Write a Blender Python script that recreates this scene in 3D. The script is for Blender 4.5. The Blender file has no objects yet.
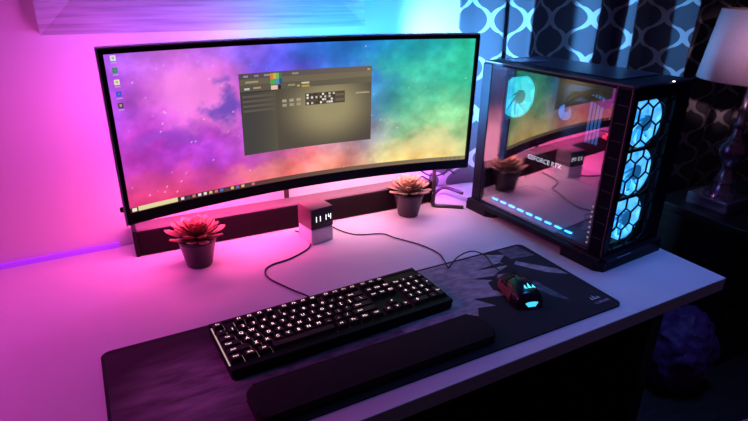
import bpy, bmesh, math, random
from mathutils import Vector, Matrix, noise
random.seed(7)
D = 0.74                       # desk top height above the floor
S = bpy.context.scene
COL = S.collection
PI = math.pi

# ------------------------------------------------------------------ helpers
def lin(c):
    return tuple((x/255/12.92 if x/255 <= .04045 else ((x/255+.055)/1.055)**2.4) for x in c[:3])

def mat(name, col=(.5,.5,.5), rough=.5, metal=0., emit=None, es=0., noise_amt=0., noise_scale=20., stretch=None, bump=0., sheen=0., spec=.5):
    m = bpy.data.materials.new(name); m.use_nodes = True
    nt = m.node_tree; b = nt.nodes['Principled BSDF']
    b.inputs['Base Color'].default_value = (*col, 1)
    b.inputs['Roughness'].default_value = rough
    b.inputs['Metallic'].default_value = metal
    b.inputs['Specular IOR Level'].default_value = spec
    if emit:
        b.inputs['Emission Color'].default_value = (*emit, 1)
        b.inputs['Emission Strength'].default_value = es
    if noise_amt or bump:
        tc = nt.nodes.new('ShaderNodeTexCoord'); mp = nt.nodes.new('ShaderNodeMapping')
        mp.inputs['Scale'].default_value = stretch or (1,1,1)
        n = nt.nodes.new('ShaderNodeTexNoise'); n.inputs['Scale'].default_value = noise_scale
        n.inputs['Detail'].default_value = 5
        nt.links.new(tc.outputs['Object'], mp.inputs['Vector']); nt.links.new(mp.outputs['Vector'], n.inputs['Vector'])
        if noise_amt:
            r = nt.nodes.new('ShaderNodeValToRGB')
            r.color_ramp.elements[0].position = .3; r.color_ramp.elements[1].position = .7
            r.color_ramp.elements[0].color = (*[max(0,c*(1-noise_amt)) for c in col], 1)
            r.color_ramp.elements[1].color = (*[min(1,c*(1+noise_amt)) for c in col], 1)
            nt.links.new(n.outputs['Fac'], r.inputs['Fac']); nt.links.new(r.outputs['Color'], b.inputs['Base Color'])
        if bump:
            bp = nt.nodes.new('ShaderNodeBump'); bp.inputs['Strength'].default_value = bump; bp.inputs['Distance'].default_value = .002
            nt.links.new(n.outputs['Fac'], bp.inputs['Height']); nt.links.new(bp.outputs['Normal'], b.inputs['Normal'])
    return m

def attr_emit(name, strength=1.):
    m = bpy.data.materials.new(name); m.use_nodes = True; nt = m.node_tree
    nt.nodes.clear()
    o = nt.nodes.new('ShaderNodeOutputMaterial'); e = nt.nodes.new('ShaderNodeEmission')
    a = nt.nodes.new('ShaderNodeAttribute'); a.attribute_name = 'Col'
    e.inputs['Strength'].default_value = strength
    nt.links.new(a.outputs['Color'], e.inputs['Color']); nt.links.new(e.outputs[0], o.inputs[0])
    return m

class MB:
    """collects shapes and links them as ONE mesh object"""
    def __init__(s): s.bm = bmesh.new(); s.mi = 0
    def _tag(s, faces):
        for f in faces: f.material_index = s.mi
    def box(s, c, d, rot=None, bevel=0., seg=2):
        g = bmesh.ops.create_cube(s.bm, size=1.)
        vs = g['verts']
        M = Matrix.Translation(c) @ (rot.to_4x4() if rot else Matrix()) @ Matrix.Diagonal((*d, 1))
        bmesh.ops.transform(s.bm, matrix=M, verts=vs)
        fs = list({f for v in vs for f in v.link_faces})
        s._tag(fs)
        if bevel:
            es = list({e for v in vs for e in v.link_edges})
            r = bmesh.ops.bevel(s.bm, geom=es, offset=bevel, segments=seg, affect='EDGES', profile=.5)
            s._tag(r['faces'])
        return s
    def prism(s, pts, z0, z1):
        lo = [s.bm.verts.new((x, y, z0)) for x, y in pts]; hi = [s.bm.verts.new((x, y, z1)) for x, y in pts]
        n = len(pts); fs = [s.bm.faces.new(lo[::-1]), s.bm.faces.new(hi)]
        for i in range(n): fs.append(s.bm.faces.new((lo[i], lo[(i+1)%n], hi[(i+1)%n], hi[i])))
        s._tag(fs); return s
    def poly(s, pts):
        f = s.bm.faces.new([s.bm.verts.new(q) for q in pts]); s._tag([f]); return s
    def lathe(s, prof, n=32, c=(0,0,0), cap=True):
        rings = []
        for r, z in prof:
            rings.append([s.bm.verts.new((c[0]+r*math.cos(2*PI*k/n), c[1]+r*math.sin(2*PI*k/n), c[2]+z)) for k in range(n)])
        fs = []
        for a, b in zip(rings, rings[1:]):
            for k in range(n): fs.append(s.bm.faces.new((a[k], a[(k+1)%n], b[(k+1)%n], b[k])))
        if cap:
            fs.append(s.bm.faces.new(rings[0][::-1])); fs.append(s.bm.faces.new(rings[-1]))
        s._tag(fs); return s
    def grid(s, fn, nu, nv):
        vs = [[s.bm.verts.new(fn(i/nu, j/nv)) for j in range(nv+1)] for i in range(nu+1)]
        fs = []
        for i in range(nu):
            for j in range(nv): fs.append(s.bm.faces.new((vs[i][j], vs[i+1][j], vs[i+1][j+1], vs[i][j+1])))
        s._tag(fs); return vs
    def tube(s, pts, r, n=8, smooth=True):
        P = [Vector(q) for q in pts]
        if smooth: P = spline(P)
        rings = []
        up = Vector((0,0,1))
        for i, q in enumerate(P):
            t = (P[min(i+1, len(P)-1)] - P[max(i-1, 0)]).normalized()
            a = t.cross(up)
            if a.length < .05: a = t.cross(Vector((0,1,0)))
            a.normalize(); b = a.cross(t)
            rings.append([s.bm.verts.new(q + r*(a*math.cos(2*PI*k/n) + b*math.sin(2*PI*k/n))) for k in range(n)])
        fs = []
        for a, b in zip(rings, rings[1:]):
            for k in range(n): fs.append(s.bm.faces.new((a[k], a[(k+1)%n], b[(k+1)%n], b[k])))
        fs.append(s.bm.faces.new(rings[0][::-1])); fs.append(s.bm.faces.new(rings[-1]))
        s._tag(fs); return s
    def text(s, body, size, M):
        cu = bpy.data.curves.new('t', 'FONT'); cu.body = body; cu.size = size; cu.align_x = 'CENTER'; cu.align_y = 'CENTER'; cu.resolution_u = 2
        ob = bpy.data.objects.new('t', cu); COL.objects.link(ob)
        dg = bpy.context.evaluated_depsgraph_get(); me = bpy.data.meshes.new_from_object(ob.evaluated_get(dg))
        nv = len(s.bm.verts); nf = len(s.bm.faces)
        s.bm.from_mesh(me); s.bm.verts.ensure_lookup_table(); s.bm.faces.ensure_lookup_table()
        bmesh.ops.transform(s.bm, matrix=M, verts=s.bm.verts[nv:])
        s._tag(s.bm.faces[nf:])
        bpy.data.objects.remove(ob); bpy.data.curves.remove(cu); bpy.data.meshes.remove(me)
        return s
    def build(s, name, m, parent=None, smooth=False, loc=None, rz=0, fixn=True):
        if fixn: bmesh.ops.recalc_face_normals(s.bm, faces=s.bm.faces)
        me = bpy.data.meshes.new(name); s.bm.to_mesh(me); s.bm.free()
        for k in (m if isinstance(m, (list, tuple)) else [m]): me.materials.append(k)
        if smooth:
            for p in me.polygons: p.use_smooth = True
            try: me.set_sharp_from_angle(angle=math.radians(40))
            except Exception: pass
        o = bpy.data.objects.new(name, me); COL.objects.link(o)
        if parent: o.parent = parent
        if loc: o.location = loc
        o.rotation_euler.z = rz
        return o

def spline(P, k=8):
    out = []
    n = len(P)
    for i in range(n-1):
        p0, p1, p2, p3 = P[max(i-1,0)], P[i], P[i+1], P[min(i+2, n-1)]
        for j in range(k):
            t = j/k
            out.append(.5*((2*p1)+(p2-p0)*t+(2*p0-5*p1+4*p2-p3)*t*t+(3*p1-p0-3*p2+p3)*t**3))
    out.append(P[-1]); return out

def tag(o, label, cat, group=None):
    o['label'] = label; o['category'] = cat
    if group: o['group'] = group
    return o
def struct(o): o['kind'] = 'structure'; return o
def thing(name, label, cat, loc, rz=0, group=None):
    o = bpy.data.objects.new(name, None); COL.objects.link(o); o.empty_display_size = .05
    o.location = loc; o.rotation_euler.z = rz
    return tag(o, label, cat, group)
def copy_tree(o, parent=None):
    c = o.copy(); COL.objects.link(c)
    if parent: c.parent = parent
    for ch in list(o.children): copy_tree(ch, c)
    return c
def rotm(axis, a): return Matrix.Rotation(a, 3, axis)
def mix(a, b, t): return tuple(x+(y-x)*t for x, y in zip(a, b))
def rrect(x0, y0, x1, y1, r, n=6):
    pts = []
    for cx, cy, a0 in ((x1-r, y1-r, 0), (x0+r, y1-r, 90), (x0+r, y0+r, 180), (x1-r, y0+r, 270)):
        for k in range(n+1):
            a = math.radians(a0+90*k/n); pts.append((cx+r*math.cos(a), cy+r*math.sin(a)))
    return pts

# ------------------------------------------------------------------ materials
M_wall = mat('wall_paint', (.82,.80,.82), .75, bump=.15, noise_scale=180)
M_desk = mat('white_laminate', (.74,.72,.75), .42, noise_amt=.03, noise_scale=9, spec=.4)
M_floor = mat('dark_floor', (.05,.026,.024), .6, noise_amt=.4, noise_scale=12, stretch=(1,8,1))
M_ceil = mat('ceiling_paint', (.5,.5,.5), .9)
M_black = mat('black_plastic', (.007,.006,.008), .45, spec=.12)
M_blackgloss = mat('gloss_black_plastic', (.012,.011,.015), .22)
M_case = mat('black_steel', (.009,.009,.016), .42, spec=.18)
M_grey = mat('grey_plastic', (.55,.52,.55), .35)
M_soundbar = mat('speaker_cloth', (.006,.003,.005), .9, noise_amt=.3, noise_scale=600, spec=.15)
M_soundtop = mat('soundbar_top', (.17,.14,.15), .45)
M_pad = mat('mousepad_cloth', (.014,.010,.016), .85, noise_amt=.25, noise_scale=60)
M_padgrey = mat('mousepad_grey_print', (.33,.31,.335), .85, noise_amt=.35, noise_scale=45, stretch=(1,2,1))
M_padmid = mat('mousepad_mid_print', (.13,.11,.14), .85, noise_amt=.6, noise_scale=30, stretch=(1,3,1))
def worn_lit_print():
    """scuffed print fading out of cloth whose tone is lifted for the pink light"""
    m = mat('mousepad_worn_lit_print', (.1,.1,.1), .85); nt = m.node_tree; b = nt.nodes['Principled BSDF']
    tc = nt.nodes.new('ShaderNodeTexCoord'); mp = nt.nodes.new('ShaderNodeMapping'); mp.inputs['Rotation'].default_value = (0,0,.6); mp.inputs['Scale'].default_value = (9,38,1)
    n = nt.nodes.new('ShaderNodeTexNoise'); n.inputs['Scale'].default_value = 1.6; n.inputs['Detail'].default_value = 7
    g = nt.nodes.new('ShaderNodeMapping'); g.inputs['Location'].default_value = (.79*6.2,.17*7.2,0); g.inputs['Scale'].default_value = (6.2,7.2,0)
    gr = nt.nodes.new('ShaderNodeTexGradient'); gr.gradient_type = 'SPHERICAL'
    mu = nt.nodes.new('ShaderNodeMath'); mu.operation = 'MULTIPLY'; mr = nt.nodes.new('ShaderNodeMapRange'); mr.inputs[1].default_value = .32; mr.inputs[2].default_value = .72; mr.inputs[3].default_value = .25
    c = nt.nodes.new('ShaderNodeValToRGB'); c.color_ramp.elements[0].color = (.034,.017,.030,1); c.color_ramp.elements[1].color = (.42,.34,.40,1); c.color_ramp.elements[1].position = .85  # dark stop lifted to carry the stronger pink light at this end
    L = nt.links.new
    L(tc.outputs['Object'], mp.inputs[0]); L(mp.outputs[0], n.inputs[0]); L(n.outputs[0], mr.inputs[0]); L(tc.outputs['Object'], g.inputs[0]); L(g.outputs[0], gr.inputs[0])
    L(gr.outputs['Fac'], mu.inputs[0]); L(mr.outputs[0], mu.inputs[1]); L(mu.outputs[0], c.inputs[0]); L(c.outputs[0], b.inputs['Base Color'])
    return m
M_padworn_lit = worn_lit_print()
M_padlogo = mat('mousepad_logo', (.55,.55,.57), .8)
M_rest = mat('wrist_rest_fabric', (.0035,.002,.002), .9, noise_amt=.2, noise_scale=200)
M_key = mat('keycap', (.009,.008,.009), .55, spec=.3)
M_legend = mat('key_legend_glow', (.9,.8,.8), .5, emit=(1,.66,.63), es=1.8)
M_plate = mat('key_backlight', (.05,.04,.04), .5, emit=(1,.66,.62), es=.55)
M_pot = mat('pot_glaze', (.035,.02,.03), .38)
M_soil = mat('soil', (.03,.02,.015), .9)
M_woodblk = mat('clock_shell', (.15,.085,.095), .35)
M_white = mat('white_plastic', (.8,.78,.8), .18)
M_digit = mat('clock_digit', (1,1,1), .5, emit=(.95,1,.95), es=1.6)
M_cable = mat('cable_rubber', (.012,.01,.012), .5)
M_tube = mat('dark_tube_metal', (.09,.07,.075), .3, .6)
M_dark = mat('dark_wood', (.02,.012,.011), .5, noise_amt=.4, noise_scale=10, stretch=(1,1,6))
M_bronze = mat('bronze_metal', (.5,.38,.45), .26, .8)
M_shade = mat('lamp_shade_fabric', (.62,.40,.42), .9, noise_amt=.05, noise_scale=150)
M_bag = mat('violet_lit_bag', (.15,.04,.17), .6)  # dim violet light put into the plastic colour
M_pink = mat('pink_fabric', (.60,.24,.22), .8)
M_cyanlogo = mat('cyan_glow', (.1,.8,.9), .5, emit=lin((80,235,240)), es=1.3)
M_orange = mat('orange_glow', (.9,.4,.3), .5, emit=lin((255,120,95)), es=1.2)
M_vent = mat('dark_vent', (.05,.05,.07), .5, spec=.2)
M_dot = mat('pale_dot', (.8,.6,.5), .5, emit=lin((190,150,135)), es=.6)
M_vent2 = mat('badge_metal', (.45,.45,.6), .3, .5)
M_red = mat('reddish_grip', (.17,.06,.055), .6)
M_cyanbar = mat('cyan_bar_glow', (.2,.7,.9), .5, emit=lin((70,200,240)), es=1.3)
M_ledblue = mat('blue_led', (.1,.4,.9), .5, emit=lin((50,165,255)), es=9)
M_whiteled = mat('white_led', (1,1,1), .5, emit=(1,1,.9), es=3)
M_textw = mat('white_glow_text', (1,1,1), .5, emit=lin((225,228,245)), es=1.9)

def fan_glow(name, a, b, s):
    m = bpy.data.materials.new(name); m.use_nodes = True; nt = m.node_tree; bs = nt.nodes['Principled BSDF']
    tc = nt.nodes.new('ShaderNodeTexCoord'); n = nt.nodes.new('ShaderNodeTexNoise'); n.inputs['Scale'].default_value = 28; n.inputs['Detail'].default_value = 2
    r = nt.nodes.new('ShaderNodeValToRGB'); r.color_ramp.elements[0].position = .36; r.color_ramp.elements[1].position = .66
    r.color_ramp.elements[0].color = (*lin(a),1); r.color_ramp.elements[1].color = (*lin(b),1)
    nt.links.new(tc.outputs['Object'], n.inputs['Vector']); nt.links.new(n.outputs['Fac'], r.inputs['Fac'])
    nt.links.new(r.outputs['Color'], bs.inputs['Emission Color']); bs.inputs['Emission Strength'].default_value = s
    bs.inputs['Base Color'].default_value = (.3,.5,.6,1); bs.inputs['Roughness'].default_value = .4
    return m
M_fan = fan_glow('blue_fan_glow', (30,135,230), (105,205,255), 1.15)
M_fancyan = fan_glow('cyan_fan_glow', (25,200,220), (80,245,250), 1.5)
M_fanglowdisc = mat('fan_glow_disc', (.05,.2,.4), .5, emit=lin((30,135,232)), es=1.0)  # added glowing disc that fills the gaps between the blades
M_fanhub = mat('fan_hub', (.06,.12,.15), .4, emit=lin((30,110,180)), es=.6)

def glass():
    m = bpy.data.materials.new('tinted_glass'); m.use_nodes = True; nt = m.node_tree; nt.nodes.clear()
    o = nt.nodes.new('ShaderNodeOutputMaterial'); x = nt.nodes.new('ShaderNodeMixShader')
    t = nt.nodes.new('ShaderNodeBsdfTransparent'); t.inputs[0].default_value = (.86,.86,.9,1)
    g = nt.nodes.new('ShaderNodeBsdfGlossy'); g.inputs['Roughness'].default_value = .015; g.inputs[0].default_value = (.95,.92,.95,1)
    x.inputs[0].default_value = .25
    nt.links.new(t.outputs[0], x.inputs[1]); nt.links.new(g.outputs[0], x.inputs[2]); nt.links.new(x.outputs[0], o.inputs[0])
    return m
M_glass = glass()

def leafmat(name, base, tip):
    m = bpy.data.materials.new(name); m.use_nodes = True; nt = m.node_tree; b = nt.nodes['Principled BSDF']
    a = nt.nodes.new('ShaderNodeAttribute'); a.attribute_name = 'Col'
    r = nt.nodes.new('ShaderNodeValToRGB'); r.color_ramp.elements[0].color = (*base,1); r.color_ramp.elements[1].color = (*tip,1)
    r.color_ramp.elements[0].position = .35; r.color_ramp.elements[1].position = 1
    nt.links.new(a.outputs['Fac'], r.inputs['Fac']); nt.links.new(r.outputs['Color'], b.inputs['Base Color'])
    b.inputs['Roughness'].default_value = .5
    return m
M_leafA = leafmat('succulent_leaf_red', (.30,.11,.09), (.50,.15,.11))
M_leafB = leafmat('succulent_leaf_green', (.22,.21,.13), (.36,.20,.11))

def woodframe():
    m = bpy.data.materials.new('whitewashed_wood'); m.use_nodes = True; nt = m.node_tree; b = nt.nodes['Principled BSDF']
    tc = nt.nodes.new('ShaderNodeTexCoord'); mp = nt.nodes.new('ShaderNodeMapping'); mp.inputs['Scale'].default_value = (2.5,40,60)
    n = nt.nodes.new('ShaderNodeTexNoise'); n.inputs['Scale'].default_value = 2.2; n.inputs['Detail'].default_value = 6
    r = nt.nodes.new('ShaderNodeValToRGB'); r.color_ramp.elements[0].position = .3; r.color_ramp.elements[1].position = .62
    r.color_ramp.elements[0].color = (.46,.45,.48,1); r.color_ramp.elements[1].color = (.74,.73,.75,1)
    nt.links.new(tc.outputs['Object'], mp.inputs[0]); nt.links.new(mp.outputs[0], n.inputs[0]); nt.links.new(n.outputs[0], r.inputs[0]); nt.links.new(r.outputs[0], b.inputs['Base Color'])
    b.inputs['Roughness'].default_value = .6
    return m
M_frame = woodframe()
M_mat_print = mat('picture_mat', (.62,.60,.64), .8, noise_amt=.06, noise_scale=8)

def curtain_mat():
    m = bpy.data.materials.new('trellis_curtain_cloth'); m.use_nodes = True; nt = m.node_tree; b = nt.nodes['Principled BSDF']
    uv = nt.nodes.new('ShaderNodeUVMap'); uv.uv_map = 'UVMap'
    sp = nt.nodes.new('ShaderNodeSeparateXYZ'); nt.links.new(uv.outputs[0], sp.inputs[0])
    def mth(op, a, bb=None):
        n = nt.nodes.new('ShaderNodeMath'); n.operation = op
        for i, v in enumerate((a, bb)):
            if v is None: continue
            if isinstance(v, (int, float)): n.inputs[i].default_value = v
            else: nt.links.new(v, n.inputs[i])
        return n.outputs[0]
    PU, PV = .15, .135
    u = mth('ADD', mth('DIVIDE', sp.outputs[0], PU), .16); v = mth('ADD', mth('DIVIDE', sp.outputs[1], PV), .37)
    fu = mth('ABSOLUTE', mth('SUBTRACT', mth('FRACT', u), .5))          # 0..0.5
    c = mth('COSINE', mth('MULTIPLY', v, 2*PI))
    x = mth('ADD', mth('MULTIPLY', mth('MULTIPLY', mth('SIGN', c), mth('POWER', mth('ABSOLUTE', c), .72)), .232), .25)
    d = mth('ABSOLUTE', mth('SUBTRACT', fu, x))
    k = mth('LESS_THAN', d, .07)
    mx = nt.nodes.new('ShaderNodeMix'); mx.data_type = 'RGBA'
    mx.inputs[6].default_value = (.115,.115,.14,1); mx.inputs[7].default_value = (.62,.62,.64,1)
    nt.links.new(k, mx.inputs[0]); nt.links.new(mx.outputs[2], b.inputs['Base Color'])
    b.inputs['Roughness'].default_value = .9
    return m
M_curtain = curtain_mat()
M_screen = attr_emit('screen_picture', 1.)
M_led_mag = mat('led_strip_pink', (1,.5,.9), .5, emit=(1,.12,.62), es=1.5)
M_led_cyan = mat('led_strip_cyan', (.4,.8,1), .5, emit=(.08,.5,1), es=1.5)

# ------------------------------------------------------------------ setting
WY = .4336
struct(MB().box((.3, WY+.05, 1.3), (5.0, .1, 2.6)).build('wall_back', M_wall))
struct(MB().box((.3, -1.0, -.05), (5.0, 3.2, .1)).build('floor', M_floor))
struct(MB().box((2.85, -1.0, 1.3), (.1, 3.2, 2.6)).build('wall_right', mat('dark_wall_paint', (.10,.09,.11), .8)))

# ------------------------------------------------------------------ desk
desk = thing('desk', 'white laminate desk with a squared front edge, carrying the whole computer setup', 'desk', (-.7, .05, 0))
MB().box((0,0,D-.0155), (1.9914, .7606, .031), bevel=.0015).build('desktop', M_desk, desk)
for sx in (-.93, .9):
    MB().box((sx, .02, (D-.031)/2), (.04, .66, D-.031)).build('leg', M_dark, desk)
desk.location = (-.7, (.430-.3306)/2, 0)

tag(MB().box((0,0,.006), (.62,.008,.012), bevel=.002).build('light_strip', mat('violet_glow', (.4,.2,.9), .5, emit=lin((165,40,250)), es=.45), loc=(-1.17,WY-.006,D)), 'thin violet glow strip added along the back desk edge beyond the soundbar', 'light strip')  # added glow for the violet band where wall meets desk

# ------------------------------------------------------------------ picture frame
pf = thing('picture_frame', 'wide whitewashed wooden picture frame hung on the wall above the curved monitor', 'picture frame', (-.57, WY, D+.484))
x0, x1, z0, z1, w, t = -.360, .350, 0, .5, .062, .030
def rail(pts):
    mb = MB(); out = [(x, -t*.75, z) for x, z in pts]
    a, b, c, d = pts                       # outer a,b then inner c,d
    v = lambda q, y: mb.bm.verts.new((q[0], y, q[1]))
    # stepped profile: raised outer rim falling to a thin inner lip
    lo = [v(a,-.001), v(b,-.001), v(c,-.001), v(d,-.001)]; hi = [v(a,-t), v(b,-t), v(c,-t*.62), v(d,-t*.62)]
    for f in ((0,1,2,3),): mb.bm.faces.new([lo[i] for i in f]); mb.bm.faces.new([hi[i] for i in f])
    for i in range(4): mb.bm.faces.new((lo[i], lo[(i+1)%4], hi[(i+1)%4], hi[i]))
    return mb
rail([(x0,z0),(x1,z0),(x1-w,z0+w),(x0+w,z0+w)]).build('bottom_rail', M_frame, pf)
rail([(x0,z1),(x1,z1),(x1-w,z1-w),(x0+w,z1-w)]).build('top_rail', M_frame, pf)
rail([(x0,z0),(x0,z1),(x0+w,z1-w),(x0+w,z0+w)]).build('side_rail', M_frame, pf)
rail([(x1,z0),(x1,z1),(x1-w,z1-w),(x1-w,z0+w)]).build('side_rail', M_frame, pf)
lip = MB()
a = w+.006
for c, d in (((0, -.012, w+.004), (x1-x0-2*w, .012, .008)), ((0, -.012, z1-w-.004), (x1-x0-2*w, .012, .008)), ((x0+w+.004, -.012, .25), (.008, .012, .37)), ((x1-w-.004, -.012, .25), (.008, .012, .37))):
    lip.box(c, d)
lip.build('inner_lip', M_frame, pf)
MB().box((0, -.004, .25), (x1-x0-2*w, .006, .384)).build('picture_mat', M_mat_print, pf)

# ------------------------------------------------------------------ curtain
prof = [(.030,.420),(.095,.421),(.15,.412),(.205,.399),(.228,.405),(.30,.384),(.325,.378),(.345,.390),(.40,.418),(.50,.426),(.543,.418),(.574,.374),(.588,.371),(.62,.395),(.65,.414),(.70,.416),(.714,.408),(.732,.362),(.746,.358),(.775,.385),(.82,.408),(.875,.412),(.90,.400),(.95,.370),(1.005,.330),(1.022,.327),(1.05,.36),(1.10,.41),(1.18,.424),(1.25,.405),(1.3,.38),(1.36,.40),(1.42,.42),(1.5,.385),(1.58,.42),(1.66,.385),(1.74,.42),(1.82,.39),(1.9,.42)]  # folds past the lamp are added to keep the background dark
P = spline([Vector((x, y, 0)) for x, y in prof], 6)
arc = [0]
for a, b in zip(P, P[1:]): arc.append(arc[-1]+(b-a).length)
mb = MB(); bm = mb.bm; uvl = bm.loops.layers.uv.new('UVMap')
ZS = [.004, .05, .1, .2, .3, .4, .5, .6, .8, 1.0, 1.3]
NEG = [-.70, -.4, -.15]
rows = []
for z in NEG+ZS:
    k = max(0, .35-max(0, z))/.35
    rows.append([bm.verts.new((q.x + (.052-.075*k)*max(0, 1-i/34), q.y + .004*math.sin(9*z+q.x*11)*max(0, min(1, z*3)) , D+z)) for i, q in enumerate(P)])
ZA = NEG+ZS
for j in range(len(ZA)-1):
    for i in range(len(P)-1):
        if j < len(NEG) and P[i].x < .335: continue      # the hem rests at the desk; beyond it the cloth falls to the floor
        f = bm.faces.new((rows[j][i], rows[j][i+1], rows[j+1][i+1], rows[j+1][i]))
        for lp, (ii, jj) in zip(f.loops, ((i,j),(i+1,j),(i+1,j+1),(i,j+1))): lp[uvl].uv = (arc[ii], ZA[jj])
for v in [v for v in bm.verts if not v.link_faces]: bm.verts.remove(v)
cur = mb.build('curtain', M_curtain, smooth=True)
tag(cur, 'grey trellis-patterned curtain hanging in deep folds behind the computer tower', 'curtain')
sm = cur.modifiers.new('cloth', 'SOLIDIFY'); sm.thickness = .002; sm.offset = -1

# ------------------------------------------------------------------ monitor
MW, MH, SAG, MT = .8227, .3332, .051, math.radians(-.958)
mon = thing('curved_monitor', 'black ultrawide curved monitor showing a pink and teal nebula desktop', 'monitor', (-.4325, .1995, D), math.radians(-.4))
MZ = .3086
def mp(u, v, dep=0.):
    s = SAG*(1-4*u*u); yy = s+dep; zz = v*MH
    return (u*MW, yy*math.cos(MT)+zz*math.sin(MT), MZ+zz*math.cos(MT)-yy*math.sin(MT))
def slab(mb, u0, u1, v0, v1, d0, d1, n=32):
    """curved block between depths d0 (front) and d1 (back)"""
    R = []
    for i in range(n+1):
        u = u0+(u1-u0)*i/n
        R.append([mb.bm.verts.new(mp(u, v, d)) for v, d in ((v0,d0),(v1,d0),(v1,d1),(v0,d1))])
    for a, b in zip(R, R[1:]):
        for k in range(4): mb._tag([mb.bm.faces.new((a[k], b[k], b[(k+1)%4], a[(k+1)%4]))])
    mb._tag([mb.bm.faces.new(R[0]), mb.bm.faces.new(R[-1][::-1])])
    return mb
SU0, SU1, SV0, SV1 = -.4905, .4905, -.432, .474
slab(MB(), -.498, .498, -.496, .496, .006, .026, 48).build('back_housing', M_black, mon)
bz = MB()
slab(bz, -.5, SU0, -.5, .5, 0, .008, 2); slab(bz, SU1, .5, -.5, .5, 0, .008, 2)
slab(bz, SU0, SU1, -.5, SV0, 0, .008, 48); slab(bz, SU0, SU1, SV1, .5, 0, .008, 48)
bz.build('bezel', M_blackgloss, mon)
rim = MB()
slab(rim, -.5045, -.5, -.505, .505, .0005, .026, 1); slab(rim, .5, .5025, -.505, .505, .001, .022, 1)
slab(rim, -.5035, .5035, .5, .508, .001, .022, 48)
rim.build('outer_rim', M_grey, mon)

# picture on the screen, sampled in screen coordinates s,t (0..1)
G = [[(205,70,125),(228,88,132),(245,140,135),(242,160,145),(250,218,150),(222,196,135)],
     [(185,78,180),(178,85,205),(196,112,190),(165,150,170),(150,200,160),(150,205,155)],
     [(186,100,222),(238,125,228),(140,100,218),(86,135,205),(85,190,170),(80,198,165)],
     [(172,112,228),(212,130,228),(112,108,226),(66,128,208),(58,165,192),(56,172,148)]]
def sstep(t): return t*t*(3-2*t)
def sky(s, t):
    n1 = noise.fractal(Vector((s*5.2, t*2.4, 3.1)), .9, 2.1, 4); n2 = noise.fractal(Vector((s*5.2+9, t*2.4+4, 1.7)), .9, 2.1, 4)
    S_ = min(.9999, max(0, s+.075*n1)); T_ = min(.9999, max(0, t+.15*n2))
    a = S_*5; b = T_*3; i = int(a); j = int(b); fa = sstep(a-i); fb = sstep(b-j)
    c = mix(mix(G[j][i], G[j][i+1], fa), mix(G[j+1][i], G[j+1][i+1], fa), fb)
    n3 = noise.fractal(Vector((s*9-3, t*4.2, 8.8)), .75, 2.2, 5)
    g_ = sum(c)/3; c = tuple(max(0, min(255, (g_+(x-g_)*1.28)*(.95+.20*n3)+12*max(0, n3))) for x in c)
    w1 = .030*noise.fractal(Vector((s*16, t*7, 5.5)), .7, 2.1, 4); w2 = .075*noise.fractal(Vector((s*16+5, t*7, 2.2)), .7, 2.1, 4)
    # dark gap between the pink clouds left of the window
    for cs, ct, rs, rt, col, k in ((.19,.72,.10,.17,(248,140,228),.75),(.24,.50,.06,.05,(245,125,212),.6),(.262,.60,.028,.085,(100,72,180),.85),(.275,.78,.02,.04,(110,85,190),.6),(.12,.46,.10,.06,(150,72,205),.55),(.88,.16,.12,.10,(255,232,170),.6),(.12,.14,.16,.10,(232,80,130),.4),(.33,.10,.08,.07,(255,150,135),.5)):
        e = math.sqrt(((s+w1-cs)/rs)**2+((t+w2-ct)/rt)**2)
        if e < 1.7: c = mix(c, col, k*sstep(max(0, min(1, (1.7-e)/1.25))))
    return c
NU, NV = 300, 120
mb = MB(); cl = mb.bm.loops.layers.float_color.new('Col')
vs = mb.grid(lambda s, t: mp(SU0+(SU1-SU0)*s, SV0+(SV1-SV0)*t, .004), NU, NV)
stars = {}
for k in range(90):
    stars[(random.randint(2, NU-3), random.randint(2, NV-3))] = random.choice((.25,.4,.7))
cc = {}
for i in range(NU+1):
    for j in range(NV+1):
        c = sky(i/NU, j/NV)
        k = stars.get((i, j))
        if k: c = mix(c, (250,240,255), k)
        cc[vs[i][j]] = (*lin(c), 1)
for f in mb.bm.faces:
    for lp in f.loops: lp[cl] = cc[lp.vert]
screen = mb.build('screen', M_screen, mon, smooth=False, fixn=False)

class Patch:
    """flat-coloured curved patches lying on the screen, one mesh"""
    def __init__(s): s.mb = MB(); s.cl = s.mb.bm.loops.layers.float_color.new('Col')
    def add(s, u0, u1, v0, v1, col, lift=.0032, n=1, m=1):
        vs = [[s.mb.bm.verts.new(mp(u0+(u1-u0)*i/n, v0+(v1-v0)*j/m, lift)) for j in range(m+1)] for i in range(n+1)]
        for i in range(n):
            for j in range(m):
                f = s.mb.bm.faces.new((vs[i][j], vs[i+1][j], vs[i+1][j+1], vs[i][j+1]))
                for lp, (a, b) in zip(f.loops, ((i,j),(i+1,j),(i+1,j+1),(i,j+1))):
                    c = col(a/n, b/m) if callable(col) else col
                    lp[s.cl] = (*lin(c), 1)
        return s
    def build(s, name): return s.mb.build(name, M_screen, screen, fixn=False)
U0, U1, V0, V1 = -.195, .179, -.213, .307
def winbg(a, b):
    d = math.hypot((a-.66)*1.35, (b-.50)*1.0)
    k = max(0, 1-d/.62)
    return mix((84,76,66), (158,146,108), sstep(min(1, k*1.25)))
W = Patch(); W.add(U0, U1, V0, V1, winbg, .0034, 40, 20)
W.add(U0, U0+.095, V0, V1-.10, lambda a, b: mix((70,66,66),(92,86,72), a*a), .0030, 8, 6)
W.add(U0, U1, V1-.035, V1, lambda a, b: mix((84,74,84),(112,102,90), a), .0028, 12)
W.add(U0, U1, V1-.072, V1-.035, lambda a, b: mix((104,94,78),(122,112,88), a), .0028, 12)
W.add(U0, U1, V1-.112, V1-.075, lambda a, b: mix((92,84,76),(104,98,80), a), .0028, 12)
for k in range(4): W.add(U0+.006, U0+.088, V1-.150-.030*k, V1-.136-.030*k, (96,89,80), .0026, 4)
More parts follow.
